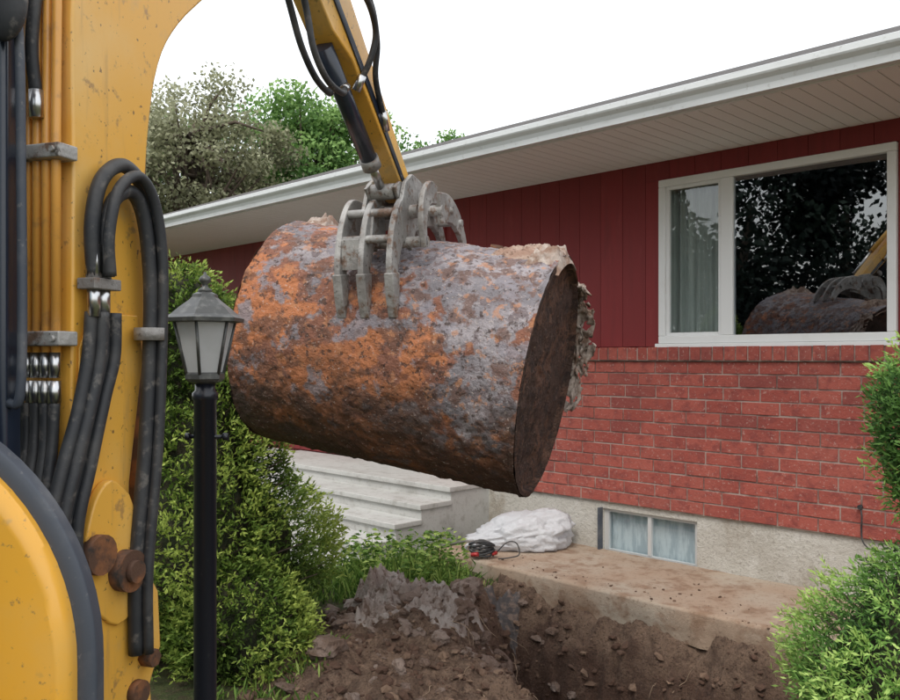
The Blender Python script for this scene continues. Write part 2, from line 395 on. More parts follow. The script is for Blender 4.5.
def sprays(name,C,OUT,k,length,spread,lw,m,shade,parent=None,up=.35):
    n=len(C); OUT=OUT/np.linalg.norm(OUT,axis=1,keepdims=True)
    B=OUT+rng.normal(size=(n,3))*.45; B[:,2]+=up; B/=np.linalg.norm(B,axis=1,keepdims=True)
    tt=np.linspace(0,1,k)
    P=(C[:,None,:]+B[:,None,:]*(tt[None,:,None]*length)).reshape(-1,3)
    DD=(B[:,None,:]+rng.normal(size=(n,k,3))*spread).reshape(-1,3)
    r=np.clip(shade[:,None]*.75+tt[None,:]*.3+rng.normal(size=(n,k))*.08,0,1).reshape(-1)
    LN=lw[0]*(.7+.6*rng.random(n*k)); WD=lw[1]*(.7+.6*rng.random(n*k))
    return leaves(name,P,DD,LN,WD,m,r,parent)

yew=foliage('yew_foliage',(.040,.070,.018),(.15,.25,.045),(.40,.50,.11))
cyp=foliage('cypress_foliage',(.05,.12,.035),(.22,.42,.10),(.50,.68,.20))
coredark=mat('bush_core_dark',(.022,.030,.012),.95,layers=[dict(s=20,lo=.4,hi=.7,c=(.06,.05,.03))],bump=[(20,1,.05)])

def bush(name,cx,cy,prof,n,m,k=7,length=.07,lw=(.03,.011),lump=.22,seed=1,core=.70,gap=-.3):
    e=empty(name)
    zs=[p[0] for p in prof]
    def at(z): return [np.interp(z,zs,[p[i] for p in prof]) for i in (1,2,3)]
    C=[];O=[];S=[]
    mxr=max(p[1] for p in prof)
    while len(C)<n:
        z=random.uniform(zs[0],zs[-1]); r,dx,dy=at(z)
        if random.random()>r/mxr+.08: continue
        a=random.uniform(0,2*math.pi)
        if math.sin(a)>.55 and random.random()<.6: continue
        lumpv=nz(math.cos(a)*1.7+seed,math.sin(a)*1.7,z*2.6,1)+.6*nz(math.cos(a)*4+seed,math.sin(a)*4,z*6,1)
        rr=r*(1+lump*1.6*lumpv)
        depth=random.random()**2*.30
        if lumpv<gap and depth<.1: depth+=.1
        rad=rr*(1-depth)
        C.append((cx+dx+rad*math.cos(a),cy+dy+rad*math.sin(a),z+random.gauss(0,.015)))
        O.append((math.cos(a),math.sin(a),.25))
        S.append(min(1,max(0,.58+1.0*lumpv-depth*1.9+random.gauss(0,.14))))  # hollows and inner sprigs darkened: shade put into the leaf tone
    sprays('foliage',np.array(C),np.array(O),k,length,.55,lw,m,np.array(S),e)
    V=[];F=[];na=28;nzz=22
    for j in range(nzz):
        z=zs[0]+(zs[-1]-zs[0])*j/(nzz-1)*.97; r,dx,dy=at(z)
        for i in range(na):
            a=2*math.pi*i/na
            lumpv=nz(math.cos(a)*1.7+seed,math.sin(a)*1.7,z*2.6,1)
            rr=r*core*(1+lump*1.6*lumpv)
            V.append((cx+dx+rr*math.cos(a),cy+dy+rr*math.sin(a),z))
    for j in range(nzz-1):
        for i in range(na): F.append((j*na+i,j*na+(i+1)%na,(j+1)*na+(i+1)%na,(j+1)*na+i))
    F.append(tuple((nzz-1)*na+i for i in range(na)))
    mesh('dark_core',V,F,coredark,e,smooth=True)  # added dark blocker core; interior shade put into its colour
    lst=[([(cx,cy,-.1),(cx+.02,cy,zs[-1]*.5),(cx,cy+.02,zs[-1]*.9)],[.05,.035,.01])]
    for i in range(60):
        z=random.uniform(zs[0],zs[-1]*.9); r,dx,dy=at(z); a=random.uniform(0,6.28)
        lst.append(([(cx,cy,max(.05,z-.25)),(cx+dx+r*1.02*math.cos(a),cy+dy+r*1.02*math.sin(a),z+.03)],[.012,.003]))
    tubes('trunk',lst,bark,e,seg=7)
    return e
bush('yew_bush',-1.50,4.85,[(.02,.62,0,0),(.25,.76,.03,0),(.5,.70,.02,0),(.8,.62,0,0),(1.1,.50,.0,0),(1.4,.40,-.02,0),(1.7,.36,-.03,0),(1.92,.27,-.05,0),(2.05,.16,-.08,0),(2.13,.05,-.1,0)],10500,yew,k=6,lw=(.032,.012),seed=2.3,lump=.26)
bush('yew_bush.001',-1.08,4.35,[(.0,.26,0,0),(.2,.34,0,0),(.42,.22,0,0),(.52,.05,0,0)],1600,yew,seed=7.1)
bush('cypress_bush',1.68,2.95,[(.0,.34,0,0),(.35,.45,0,0),(.60,.40,0,0),(.80,.27,.04,0),(.93,.13,.12,0),(1.02,.14,.14,0),(1.12,.21,.10,0),(1.3,.29,.08,0),(1.45,.28,.09,0),(1.6,.17,.13,0),(1.68,.06,.15,0)],6500,cyp,k=9,length=.085,lw=(.026,.008),seed=4.4,lump=.16)

gP=[];gD=[];gL=[];gR=[]
gm=foliage('grass_blades',(.06,.13,.025),(.20,.34,.07),(.42,.54,.15))
def tuft(cx,cy,n,h,sp):
    for i in range(n):
        x=cx+random.gauss(0,sp);y=cy+random.gauss(0,sp)
        if x+y>6.95 and x>-.3: continue
        gP.append((x,y,gz(x,y)[0]-.01)); gD.append((random.gauss(0,.4),random.gauss(0,.4),1)); gL.append(h*random.uniform(.4,1.2)); gR.append(random.random())
for i in range(280):
    x=random.uniform(-1.25,.3); y=random.uniform(5.35,6.5)
    if gz(x,y)[1]<.4: tuft(x,y,10,random.uniform(.08,.2),.035)
for (x,y,h) in [(-.35,5.9,.34),(-.2,6.1,.3),(-.5,5.75,.3),(-.1,5.95,.30),(-.65,5.6,.26),(-.3,6.2,.36),(.02,6.2,.24),(-.42,6.05,.40),(.15,6.15,.2),(-.28,5.75,.3),(-.05,5.8,.24),(-.75,5.8,.3)]:
    tuft(x,y,60,h,.06)
for i in range(60):
    x=random.uniform(-1.2,-.6); y=random.uniform(3.6,4.6); tuft(x,y,10,.09,.03)
leaves('grass',np.array(gP),np.array(gD),np.array(gL),np.full(len(gP),.012),gm,np.array(gR),bend=.15)
# broad-leaved weeds among the grass
wP=[];wD=[];wr=[]
for i in range(60):
    x=random.uniform(-.8,.1);y=random.uniform(5.6,6.3)
    for k in range(26):
        z=random.uniform(.02,.33); a=random.uniform(0,6.28)
        wP.append((x+.03*math.cos(a),y+.03*math.sin(a),z)); wD.append((math.cos(a),math.sin(a),.4)); wr.append(random.random())
leaves('weeds',np.array(wP),np.array(wD),np.full(len(wP),.055),np.full(len(wP),.022),gm,np.array(wr),bend=.2)

def tree(name,base,h,cr,zc,nclump,nleaf,ls,m,seed,flat=.85):
    random.seed(seed); e=empty(name); bx,by=base
    lst=[([(bx,by,-.2),(bx+.1,by,h*.3),(bx-.1,by+.1,h*.6),(bx,by,h*.85)],[.26,.2,.12,.04])]
    C=[];S=[]
    for i in range(nclump):
        v=Vector((random.gauss(0,1),random.gauss(0,1),random.gauss(0,1))).normalized()*random.uniform(.35,1)
        c=Vector((bx+v.x*cr,by+v.y*cr,zc+v.z*cr*flat)); C.append(c)
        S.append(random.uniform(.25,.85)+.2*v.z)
        t=random.uniform(.35,.8); s0=Vector((bx,by,h*t)); mid=(s0+c)/2+Vector((0,0,.3))
        lst.append(([s0,mid,c],[.07,.04,.012]))
    tubes('trunk_and_limbs',lst,bark,e,seg=7)
    per=nleaf//nclump; P=[];D=[];RR=[]
    for c,s in zip(C,S):
        r=cr*random.uniform(.16,.32)
        g=rng.normal(size=(per,3)); g/=np.linalg.norm(g,axis=1,keepdims=True); g*=(rng.random((per,1))**.5)*r*np.array([1.15,1.15,.75])
        P.append(g+np.array(c)); D.append(rng.normal(size=(per,3))+np.array([0,0,-.3])); RR.append(np.clip(s+.35*g[:,2]/r+rng.normal(size=per)*.12,0,1))  # upper leaves of each clump made lighter, top light painted into tone
    leaves('foliage',np.concatenate(P),np.concatenate(D),np.full(per*len(C),ls),np.full(per*len(C),ls*.6),m,np.concatenate(RR),e)
    return e
olive=foliage('olive_leaves',(.085,.09,.05),(.25,.26,.15),(.42,.43,.29))
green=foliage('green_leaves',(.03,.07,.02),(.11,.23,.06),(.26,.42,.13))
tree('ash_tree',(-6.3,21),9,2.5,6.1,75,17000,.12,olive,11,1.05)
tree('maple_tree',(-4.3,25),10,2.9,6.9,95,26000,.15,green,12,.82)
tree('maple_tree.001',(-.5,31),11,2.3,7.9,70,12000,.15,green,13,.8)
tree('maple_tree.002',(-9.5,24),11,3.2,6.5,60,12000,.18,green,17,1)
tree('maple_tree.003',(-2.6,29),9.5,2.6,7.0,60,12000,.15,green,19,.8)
random.seed(77)
P=[];RR=[];tl=[]
for i in range(170):
    y=random.uniform(-15,9); x=-17+random.uniform(-2.5,2.5); z=random.uniform(.8,8.8)-abs(nz(y,0,0,.6))*1.6
    r=random.uniform(.9,1.6); n=420
    g=rng.normal(size=(n,3)); g/=np.linalg.norm(g,axis=1,keepdims=True); g*=(rng.random((n,1))**.4)*r
    P.append(g+np.array([x,y,z])); RR.append(np.clip(random.uniform(0,.7)+.3*g[:,2]/r,0,1))  # leaf tone rises towards each clump's top, painted light from above
P=np.concatenate(P)
tle=empty('tree_line')
leaves('foliage',P,rng.normal(size=P.shape),np.full(len(P),.20),np.full(len(P),.15),foliage('dark_leaves',(.006,.012,.012),(.014,.028,.020),(.035,.06,.04),0),np.concatenate(RR),tle)
tubes('trunks',[([(-17+random.uniform(-1,1),y,-.2),(-17,y+.2,6)],[.25,.1]) for y in range(-14,9,3)],bark,tle)
random.seed(21)

# ---------------------------------------------------------------- house
H=empty('brick_house',(2.753,5.2,0),R(135))
SL,SR=11.0,-6.0; ZL=1.68; ZS=3.07
box('wall_above_window',(.01,-.02,2.92),(1.665,-.16,ZS),sidback,H)
box('wall_right',(SR,-.02,-.3),(.01,-.16,ZS),sidback,H)
box('wall_left_of_window',(1.665,-.02,ZL-.02),(3.99,-.16,ZS),sidback,H)
box('wall_below_window',(.01,-.02,.46),(3.99,-.16,ZL-.03),sidback,H)
box('wall_return',(3.99,-.02,.3),(4.05,-.36,ZS),siding,H)
box('entry_wall',(4.05,-.32,-.3),(SL,-.46,ZS),sidback,H)
box('rear_wall',(SR,-8,-.3),(SL,-8.15,ZS),siding,H)
box('side_wall_left',(SL-.12,-.47,-.3),(SL,-7.99,ZS),siding,H)
box('side_wall_right',(SR,-.17,-.3),(SR+.12,-7.99,ZS),siding,H)
L_=[];s=SR
g=.205
G1=.0016
while s<3.98:
    a,b=s+G1,min(s+g-G1,3.99)
    if b>.01 and a<1.665:
        L_.append(((a,-.018,2.925),(b,.0,ZS-.002)))
        if a<.01: L_.append(((a,-.018,ZL),(.008,.0,2.923)))
        if b>1.665: L_.append(((1.667,-.018,ZL),(b,.0,2.923)))
    else: L_.append(((a,-.018,ZL),(b,0,ZS-.002)))
    s+=g
s=4.06
while s<SL:
    L_.append(((s+G1,-.318,.5),(min(s+g-G1,SL),-.30,ZS-.002))); s+=g
boxes('siding',L_,siding,H)
box('corner_board',(3.95,.0,ZL),(3.992,.012,ZS-.003),siding,H)
box('mortar_bed',(SR,-.018,.46),(3.985,.020,ZL-.02),mortar,H)
rows=12; z0=.46; rh=(1.57-z0)/rows; L_=[]
for r in range(rows):
    z=z0+r*rh; s=SR+(.135 if r%2 else 0)+random.uniform(-.015,.015)
    while s<3.98:
        a=s+.005; b=min(s+.27-.005,3.985); j=random.uniform(-.002,.002); k=random.uniform(-.0015,.0015)
        if b-a>.03: L_.append(((a+k,-.01,z+.0055+k),(b,.026+j,z+rh-.0055+k)))
        s+=.27
boxes('bricks',L_,brickm,H,bevel=.0025)
L_=[];s=SR
while s<3.98:
    L_.append(((s+.005,-.01,1.578),(s+.082,.055+random.uniform(-.003,.003),ZL-.006+random.uniform(-.002,.002)))); s+=.088
boxes('rowlock_sill',L_,brickm,H,bevel=.0025)
box('sill_mortar',(SR,-.015,1.572),(3.985,.048,ZL-.012),mortar,H)
F0=-1.6
box('foundation_right',(SR,-.1,F0),(1.36,.0,.458),concrete,H)
box('foundation_left',(2.178,-.1,F0),(3.99,.0,.458),concrete,H)
box('foundation_lintel',(1.36,-.1,.405),(2.178,.0,.458),concrete,H)
box('foundation_below',(1.36,-.1,F0),(2.178,-.0,.06),concrete,H)
box('entry_foundation',(3.99,-.45,F0),(SL,-.29,.47),concrete,H)
bw=[((1.36,-.06,.06),(2.178,-.025,.085)),((1.36,-.06,.38),(2.178,-.025,.405)),((1.36,-.06,.085),(1.39,-.025,.38)),((2.14,-.06,.085),(2.178,-.025,.38)),((1.755,-.055,.085),(1.785,-.022,.38))]
boxes('basement_window_frame',bw,mat('aluminium',(.6,.61,.61),.4,metal=.2),H)
mesh('basement_window_glass',[(1.37,-.043,.07),(2.17,-.043,.07),(2.17,-.043,.4),(1.37,-.043,.4)],[(0,1,2,3)],glassB,H)
bc=mat('basement_curtain',(.62,.69,.71),.9,layers=[dict(s=5,m=(5,5,1),lo=.4,hi=.6,c=(.42,.50,.54))])
box('basement_blind',(1.3,-.095,.0),(2.25,-.09,.45),bc,H)
box('window_well_liner',(2.178,0.002,.08),(2.196,.05,.41),trimgrey,H)
wf=[];W0,W1,Z0,Z1=.012,1.663,1.70,2.918; t=.055
wf+=[((W0,-.03,Z0),(W1,.03,Z0+t)),((W0,-.03,Z1-t),(W1,.03,Z1)),((W0,-.03,Z0+t),(W0+t,.03,Z1-t)),((W1-t,-.03,Z0+t),(W1,.03,Z1-t)),((1.075,-.03,Z0+t),(1.165,.026,Z1-t))]
boxes('window_frame',wf,white,H,bevel=.006)
wf=[((1.166,-.02,Z0+t),(1.19,.012,Z1-t)),((1.58,-.02,Z0+t),(1.607,.012,Z1-t)),((1.19,-.02,Z0+t),(1.58,.012,Z0+t+.025)),((1.19,-.02,Z1-t-.025),(1.58,.012,Z1-t))]
boxes('window_sash',wf,white,H,bevel=.003)
box('window_sill',(W0-.02,.0,Z0-.03),(W1+.02,.045,Z0-.001),white,H,bevel=.004)
def pane(name,x0,x1,y,z0,z1,yaw,m):
    xc=(x0+x1)/2; d=(x1-x0)/2*math.tan(R(yaw))
    # faintly bowed float glass, yaw added to steer the arm's reflection into view
    V=[];F=[];n=24
    for j in range(n+1):
        for i in range(n+1):
            a=i/n;b=j/n
            V.append((x0+(x1-x0)*a,y-d+2*d*a+.0006*math.sin(a*7)*math.sin(b*5),z0+(z1-z0)*b))
    for j in range(n):
        for i in range(n): F.append((j*(n+1)+i,j*(n+1)+i+1,(j+1)*(n+1)+i+1,(j+1)*(n+1)+i))
    mesh(name,V,F,m,H,smooth=True)
pane('window_glass_main',W0+.04,1.08,-.008,Z0+.04,Z1-.04,1.35,glassW)
pane('window_glass_side',1.16,W1-.04,-.007,Z0+.04,Z1-.04,0,glassL)
rm=[((-1.5,-3.6,.6),(3.5,-3.5,3.05)),((-1.6,-3.5,.6),(-1.5,-.17,3.05)),((3.5,-3.5,.6),(3.6,-.17,3.05)),((-1.5,-3.5,.55),(3.5,-.17,.6)),((-1.5,-3.5,3.03),(3.5,-.17,3.06))]
boxes('room',rm,darkroom,H)
def curt(name,s0,s1,y,z0,z1):
    V=[];F=[];n=90
    for k,z in enumerate(np.linspace(z0,z1,8)):
        for i in range(n+1):
            a=i/n; V.append((s0+(s1-s0)*a,y+.022*math.sin(a*(s1-s0)*85+.3*math.sin(z*3))+.008*math.sin(a*(s1-s0)*210),z))
    for k in range(7):
        for i in range(n): F.append((k*(n+1)+i,k*(n+1)+i+1,(k+1)*(n+1)+i+1,(k+1)*(n+1)+i))
    mesh(name,V,F,curtain,H,smooth=True)
curt('curtain_left',1.24,1.75,-.12,1.62,2.98)
curt('curtain_right',-.45,-.12,-.22,1.62,2.98)
box('sofa_back',(.2,-1.2,1.0),(1.3,-1.0,1.72),wood,H,bevel=.04)
box('door_frame',(4.38,-.30,.5),(5.32,-.285,2.62),white,H)
box('front_door',(4.44,-.284,.5),(5.26,-.27,2.56),mat('door_paint',(.22,.2,.18),.5),H)
box('soffit_board',(SR-.4,1.02,ZS+.004),(SL+.4,-.5,ZS+.03),soffitg,H)
L_=[];s=SR-.4
while s<SL+.4:
    L_.append(((s+.003,-.30,ZS-.006),(min(s+.097,SL+.4),1.02,ZS+.003))); s+=.10
boxes('soffit_panels',L_,soffitm,H)
box('fascia',(SR-.4,1.021,ZS-.012),(SL+.4,1.045,ZS+.13),white,H)
pr=[(1.047,.115),(1.047,-.005),(1.100,-.005),(1.106,.03),(1.118,.055),(1.142,.075),(1.148,.085),(1.148,.118),(1.140,.122),(1.136,.112),(1.13,.085),(1.098,.06),(1.092,.01),(1.057,.01),(1.057,.115)]
V=[];F=[];n=len(pr)
for s in (SR-.42,SL+.42):
    for (y,z) in pr: V.append((s,y,ZS+z))
for i in range(n): F.append((i,(i+1)%n,n+(i+1)%n,n+i))
F.append(tuple(range(n)));F.append(tuple(range(2*n-1,n-1,-1)))
mesh('gutter',V,F,gutterm,H)
box('gutter_end_cap',(SL+.42,1.047,ZS-.004),(SL+.425,1.15,ZS+.12),gutterm,H)
tn=math.tan(R(20.1)); 
def roofz(y): return ZS+.135+(1.10-y)*tn
V=[];x0,x1=SR-.45,SL+.45
yr=-3.9
for x in (x0,x1):
    V+=[(x,1.09,roofz(1.09)),(x,yr,roofz(yr)),(x,-8.9,ZS+.14),(x,-8.9,ZS+.1),(x,yr,roofz(yr)-.06),(x,1.09,roofz(1.09)-.03)]
F=[(0,1,7,6),(1,2,8,7),(2,3,9,8),(3,4,10,9),(4,5,11,10),(5,0,6,11),(0,5,4,1),(1,4,3,2),(6,7,10,11),(7,8,9,10)]
mesh('roof',V,F,shingle,H)
for nm,x in (('gable_left',SL-.06),('gable_right',SR+.06)):
    mesh(nm,[(x,.9,ZS+.032),(x,-8.1,ZS+.032),(x,yr,roofz(yr)-.1)],[(0,1,2)],siding,H)
box('rear_soffit',(SR-.4,-7.9,ZS+.004),(SL+.4,-8.9,ZS+.03),soffitm,H)
# steps
st=[(.49,.504),(.38,.85),(.26,1.13),(.14,1.47),(.03,1.80)]
sl0,sl1=3.39,6.7; prev=-.29; SB=[];TR=[]
for i,(z,y) in enumerate(st):
    zt=.045
    SB.append(((sl0+.012,prev,-.4),(sl1,y-.025,z-zt)))
    y0=-.289 if i==0 else st[i-1][1]-.0248
    TR.append(((sl0,y0,z-zt+.0005*i),(sl1+.01,y,z)))
    prev=y-.025+.0004
steps=empty('concrete_steps',(2.753,5.2,0),R(135))
boxes('risers',SB,stepcon,steps)
boxes('treads',TR,stepcon,steps,bevel=.006)
# walkway slab
V=[];F=[];ns=240;ny=14
def sz(s,y): return .08+.004*nz(s,y,0,1.5)+.003*nz(s,y,2,9)
def chip(s): return .014*nz(s,0,4,6)+.010*nz(s,0,7,22)
for k in range(ny+1):
    for i in range(ns+1):
        s=-4+(7.1)*i/ns; y=.001+1.0*k/ny
        if k==ny: y+=chip(s)
        V.append((s,y,sz(s,y)))
for k in range(ny):
    for i in range(ns): F.append((k*(ns+1)+i,k*(ns+1)+i+1,(k+1)*(ns+1)+i+1,(k+1)*(ns+1)+i))
b=len(V)
for i in range(ns+1):
    s=-4+7.1*i/ns
    V.append((s,1.006+chip(s),.062+.006*nz(s,0,1,20))); V.append((s,1.0+.02*nz(s,0,9,5),-.03)); V.append((s,.985+.03*nz(s,0,9,7),-.135+.012*nz(s,0,2,5)))
for i in range(ns):
    t=ny*(ns+1)+i
    F.append((t,t+1,b+3*(i+1),b+3*i)); F.append((b+3*i,b+3*(i+1),b+3*(i+1)+1,b+3*i+1)); F.append((b+3*i+1,b+3*(i+1)+1,b+3*(i+1)+2,b+3*i+2))
walk=mesh('concrete_walkway',V,F,slabm,None,smooth=True); walk.location=(2.753,5.2,0); walk.rotation_euler=(0,0,R(135))
pl=[]
for i in range(260):
    s=random.uniform(-.5,3.0); y=1.0-abs(random.gauss(0,.25))
    if y<.05: continue
    X=2.753-.7071*s-.7071*y; Y=5.2+.7071*s-.7071*y; r=.002+.010*random.random()**5
    pl.append((X,Y,.08+r*.3,r))
rocks('soil_crumbs',pl,clodm,1)
cc=catmull([(.22,.03,.66),(.205,.05,.60),(.21,.045,.52),(.19,.06,.44),(.12,.06,.40),(.02,.06,.42),(-.1,.05,.50)],8)
tube('wall_cable',cc,.005,rubber,H,seg=8)
tube('cable_socket',[(.22,.02,.66),(.22,.05,.66)],.014,rubber,H)

bv,bf=ico(5); V=[]
for p in bv:
    p=Vector(p); r=1+.22*nz(p.x+3,p.y,p.z,1.6)+.12*(1-2*abs(nz(p.x,p.y,p.z+5,3.5)))+.07*(1-2*abs(nz(p.x+2,p.y,p.z,8)))
    z=p.z*r
    V.append((.56+p.x*.36*r+ (0 if z<.2 else .05),6.80+p.y*.20*r,.085+max(0,(z+.55))*(.17+.04*p.x)))
plastic=mat('white_plastic',(.76,.77,.80),.3,transl=.3,bump=[(10,.6,.04),(30,.5,.01)])
mesh('plastic_bag',V,bf,plastic,None,smooth=True)
ce=empty('extension_cord')
redp=mat('red_plastic',(.42,.03,.03),.4)
pts=[]
for i in range(90):
    a=i*.42; pts.append((.24+.085*math.cos(a)*(1+.15*math.sin(i*.7)),6.42+.05*math.sin(a),.10+.0012*i+.012*math.sin(i*.9)))
tube('coil',pts,.009,rubber,ce,seg=6)
tube('plug_end',[(.16,6.36,.12),(.21,6.34,.13)],.016,redp,ce)
tube('socket_end',[(.31,6.40,.12),(.35,6.43,.12)],.016,redp,ce)
tube('cord_loop',[(.35,6.43,.12),(.43,6.42,.20),(.50,6.40,.20),(.52,6.38,.12),(.45,6.36,.10),(.36,6.34,.095)],.005,rubber,ce,curve=6,seg=6)
tube('white_handle',[(.12,6.45,.11),(.13,6.42,.18),(.2,6.42,.18)],.012,plastic,ce,curve=5)

# ---------------------------------------------------------------- oil tank
T=empty('oil_tank')
C=Vector((-.180,4.135,1.62)); A=Vector((.938,-.304,-.17)).normalized(); Rr=.55; Lh=.680
Uv=(Vector((0,0,1))-A*A.z).normalized(); Wv=A.cross(Uv)
nL,nA=190,380; V=[];F=[];rust=[];low=[]
def surf(u,a):
    x=-Lh+2*Lh*u
    n=Uv*math.cos(a)+Wv*math.sin(a); p=C+A*x+n*Rr
    f=fbm(p.x,p.y,p.z,3.0,4)
    up=math.cos(a)
    so_=ss((f-.12)/.35)
    fl=ss((fbm(p.x+3,p.y,p.z,9,4)-.05)/.10)
    d=.006*fbm(p.x,p.y,p.z,6,4)+so_*(.006+.006*fbm(p.x,p.y,p.z,18,3))+.004*fl+.003*fbm(p.x,p.y,p.z,30,3)
    d-=.012*math.exp(-((u-.40)/.12)**2)*max(0,math.cos(a-.3))
    if u>.985: d+=.008
    ru=.44+.75*fbm(p.x+7,p.y,p.z,1.9,3)+.26*math.exp(-((up-.15)/.35)**2)-.34*ss((up-.55)/.3)+.20*ss((.30-u)/.3)
    if u>.60: ru-=.16*ss((u-.60)/.2)*ss((up+.1)/.5)
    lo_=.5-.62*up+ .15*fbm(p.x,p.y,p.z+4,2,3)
    return p+n*d,ru,lo_
for i in range(nL+1):
    for k in range(nA):
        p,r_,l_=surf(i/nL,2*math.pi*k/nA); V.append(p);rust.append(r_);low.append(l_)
for i in range(nL):
    for k in range(nA):
        k2=(k+1)%nA; F.append((i*nA+k,(i+1)*nA+k,(i+1)*nA+k2,i*nA+k2))
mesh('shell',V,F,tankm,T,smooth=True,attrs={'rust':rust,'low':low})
def cap(name,x,sgn,dish,m,inset):
    V=[];F=[];nr=40;na=160
    prof=[(Rr+.004,x-sgn*.0),(Rr-.012,x+sgn*.006),(Rr-.02,x-sgn*inset)]
    for j in range(nr): prof.append(((Rr-.022)*(1-(j+1)/nr)+.0005,x-sgn*inset+sgn*dish*(1-(1-(j+1)/nr)**2)))
    for (r,xx) in prof:
        for k in range(na):
            a=2*math.pi*k/na; n=Uv*math.cos(a)+Wv*math.sin(a)
            rr=r+(.006*fbm(n.x,n.y,n.z,6,4) if r>Rr-.015 else 0)
            p=C+A*xx+n*rr
            if r<Rr-.02: p=p+A*(.020*fbm(p.x,p.y,p.z,5,4)+.010*fbm(p.x,p.y,p.z,20,3))
            V.append(p)
    for j in range(len(prof)-1):
        for k in range(na):
            k2=(k+1)%na; F.append((j*na+k,j*na+k2,(j+1)*na+k2,(j+1)*na+k))
    mesh(name,V,F,m,T,smooth=True)
cap('end_head_right',Lh,1,.0,tankend,.03)
cap('end_head_left',-Lh,-1,.05,tankend,0)
for u in (-.12,.33):
    p=C+A*u+Uv*(Rr-.01)
    tube('pipe_bung',[p,p+Uv*.03],.03,rustcast,T)
def ragged(name,f,n1,n2,m,thr=.30):
    V=[];F=[]
    for j in range(n2):
        for i in range(n1): V.append(f(i/(n1-1),j/(n2-1)))
    for j in range(n2-1):
        for i in range(n1-1):
            if j>n2*.45 and nz(i*.16,j*.22,3.3)>thr-.25*(j/n2-.45): continue
            F.append((j*n1+i,j*n1+i+1,(j+1)*n1+i+1,(j+1)*n1+i))
    o=mesh(name,V,F,m,T,smooth=True); s=o.modifiers.new('s','SOLIDIFY'); s.thickness=.006
sg=1 if Wv.y>0 else -1
def f1(a,b):
    th=sg*(R(34)+a*R(72)); n=Uv*math.cos(th)+Wv*math.sin(th)
    wd=(.03+.08*abs(nz(a,0,2,6))+.06*math.sin(a*3.1))
    p=C+A*(Lh-.06+b*(.05+wd))+n*(Rr+.012+.03*b)+Vector((nz(a,b,1,9),nz(a,b,5,9),nz(a,b,9,9)))*.035+Vector((nz(a,b,1,24),nz(a,b,5,24),nz(a,b,9,24)))*.012
    return p+Vector((0,0,-.03*b))
ragged('torn_insulation',f1,90,34,scrap)
def crust(name,u0,u1,a0,a1,h,m,seed):
    V=[];F=[];n1=90;n2=50
    for j in range(n2):
        for i in range(n1):
            uu=i/(n1-1);vv=j/(n2-1); u=u0+(u1-u0)*uu; a=a0+(a1-a0)*vv
            n=Uv*math.cos(a)+Wv*math.sin(a); p=C+A*(Lh*u)+n*Rr
            e=min(1,3.5*min(uu,1-uu,vv,1-vv)); k=fbm(p.x,p.y,p.z+seed,9,4); k2=abs(fbm(p.x,p.y,p.z+seed,22,3))
            V.append(p+n*(h*(e*(.75+1.1*k)+.5*k2*e)-.012*(1-e)-.006))
    for j in range(n2-1):
        for i in range(n1-1): F.append((j*n1+i,j*n1+i+1,(j+1)*n1+i+1,(j+1)*n1+i))
    mesh(name,V,F,m,T,smooth=True)
crust('mud_crust',.50,1.02,-.55,.50,.035,mudm,3)
crust('mud_crust_edge',.78,1.03,-.25,.55,.05,scrap,7)
crust('mud_crust_far',-.97,-.74,-.35,.25,.045,scrap,11)

# ---------------------------------------------------------------- lamp post
Lp=empty('lamp_post'); lx,ly=-.847,2.94
lathe('post',[(.075,-.1),(.075,.04),(.046,.06),(.0385,.10),(.0385,1.45),(.044,1.455),(.044,1.475),(.034,1.485),(.034,1.515)],(lx,ly,0),postblack,Lp,seg=28)
tube('ladder_rest',[(lx-.055,ly,1.325),(lx+.075,ly-.01,1.325)],.007,postblack,Lp)
tube('ladder_knob_a',[(lx-.068,ly,1.325),(lx-.052,ly,1.325)],.013,postblack,Lp)
tube('ladder_knob_b',[(lx+.065,ly-.01,1.325),(lx+.083,ly-.01,1.325)],.013,postblack,Lp)
rt=R(30)
lathe('lantern_base',[(.030,1.505),(.058,1.515),(.068,1.525),(.068,1.542),(.060,1.548)],(lx,ly,0),lampmetal,Lp,seg=6,smooth=False,rot=rt)
lathe('lantern_glass',[(.060,1.546),(.101,1.722)],(lx,ly,0),frost,Lp,seg=6,smooth=False,rot=rt)
bars=[]
for k in range(6):
    a=rt+k*math.pi/3; bars.append(([(lx+.063*math.cos(a),ly+.063*math.sin(a),1.54),(lx+.105*math.cos(a),ly+.105*math.sin(a),1.726)],.0055))
tubes('lantern_bars',bars,lampmetal,Lp,seg=6)
lathe('lantern_roof',[(.103,1.718),(.136,1.722),(.138,1.734),(.118,1.746),(.088,1.772),(.057,1.795),(.046,1.805),(.043,1.816),(.024,1.825)],(lx,ly,0),lampmetal,Lp,seg=6,smooth=False,rot=rt)
lathe('finial',[(.022,1.822),(.024,1.832),(.010,1.842),(.010,1.852),(.019,1.860),(.021,1.868),(.015,1.878),(.006,1.884),(.004,1.894)],(lx,ly,0),lampmetal,Lp,seg=16)

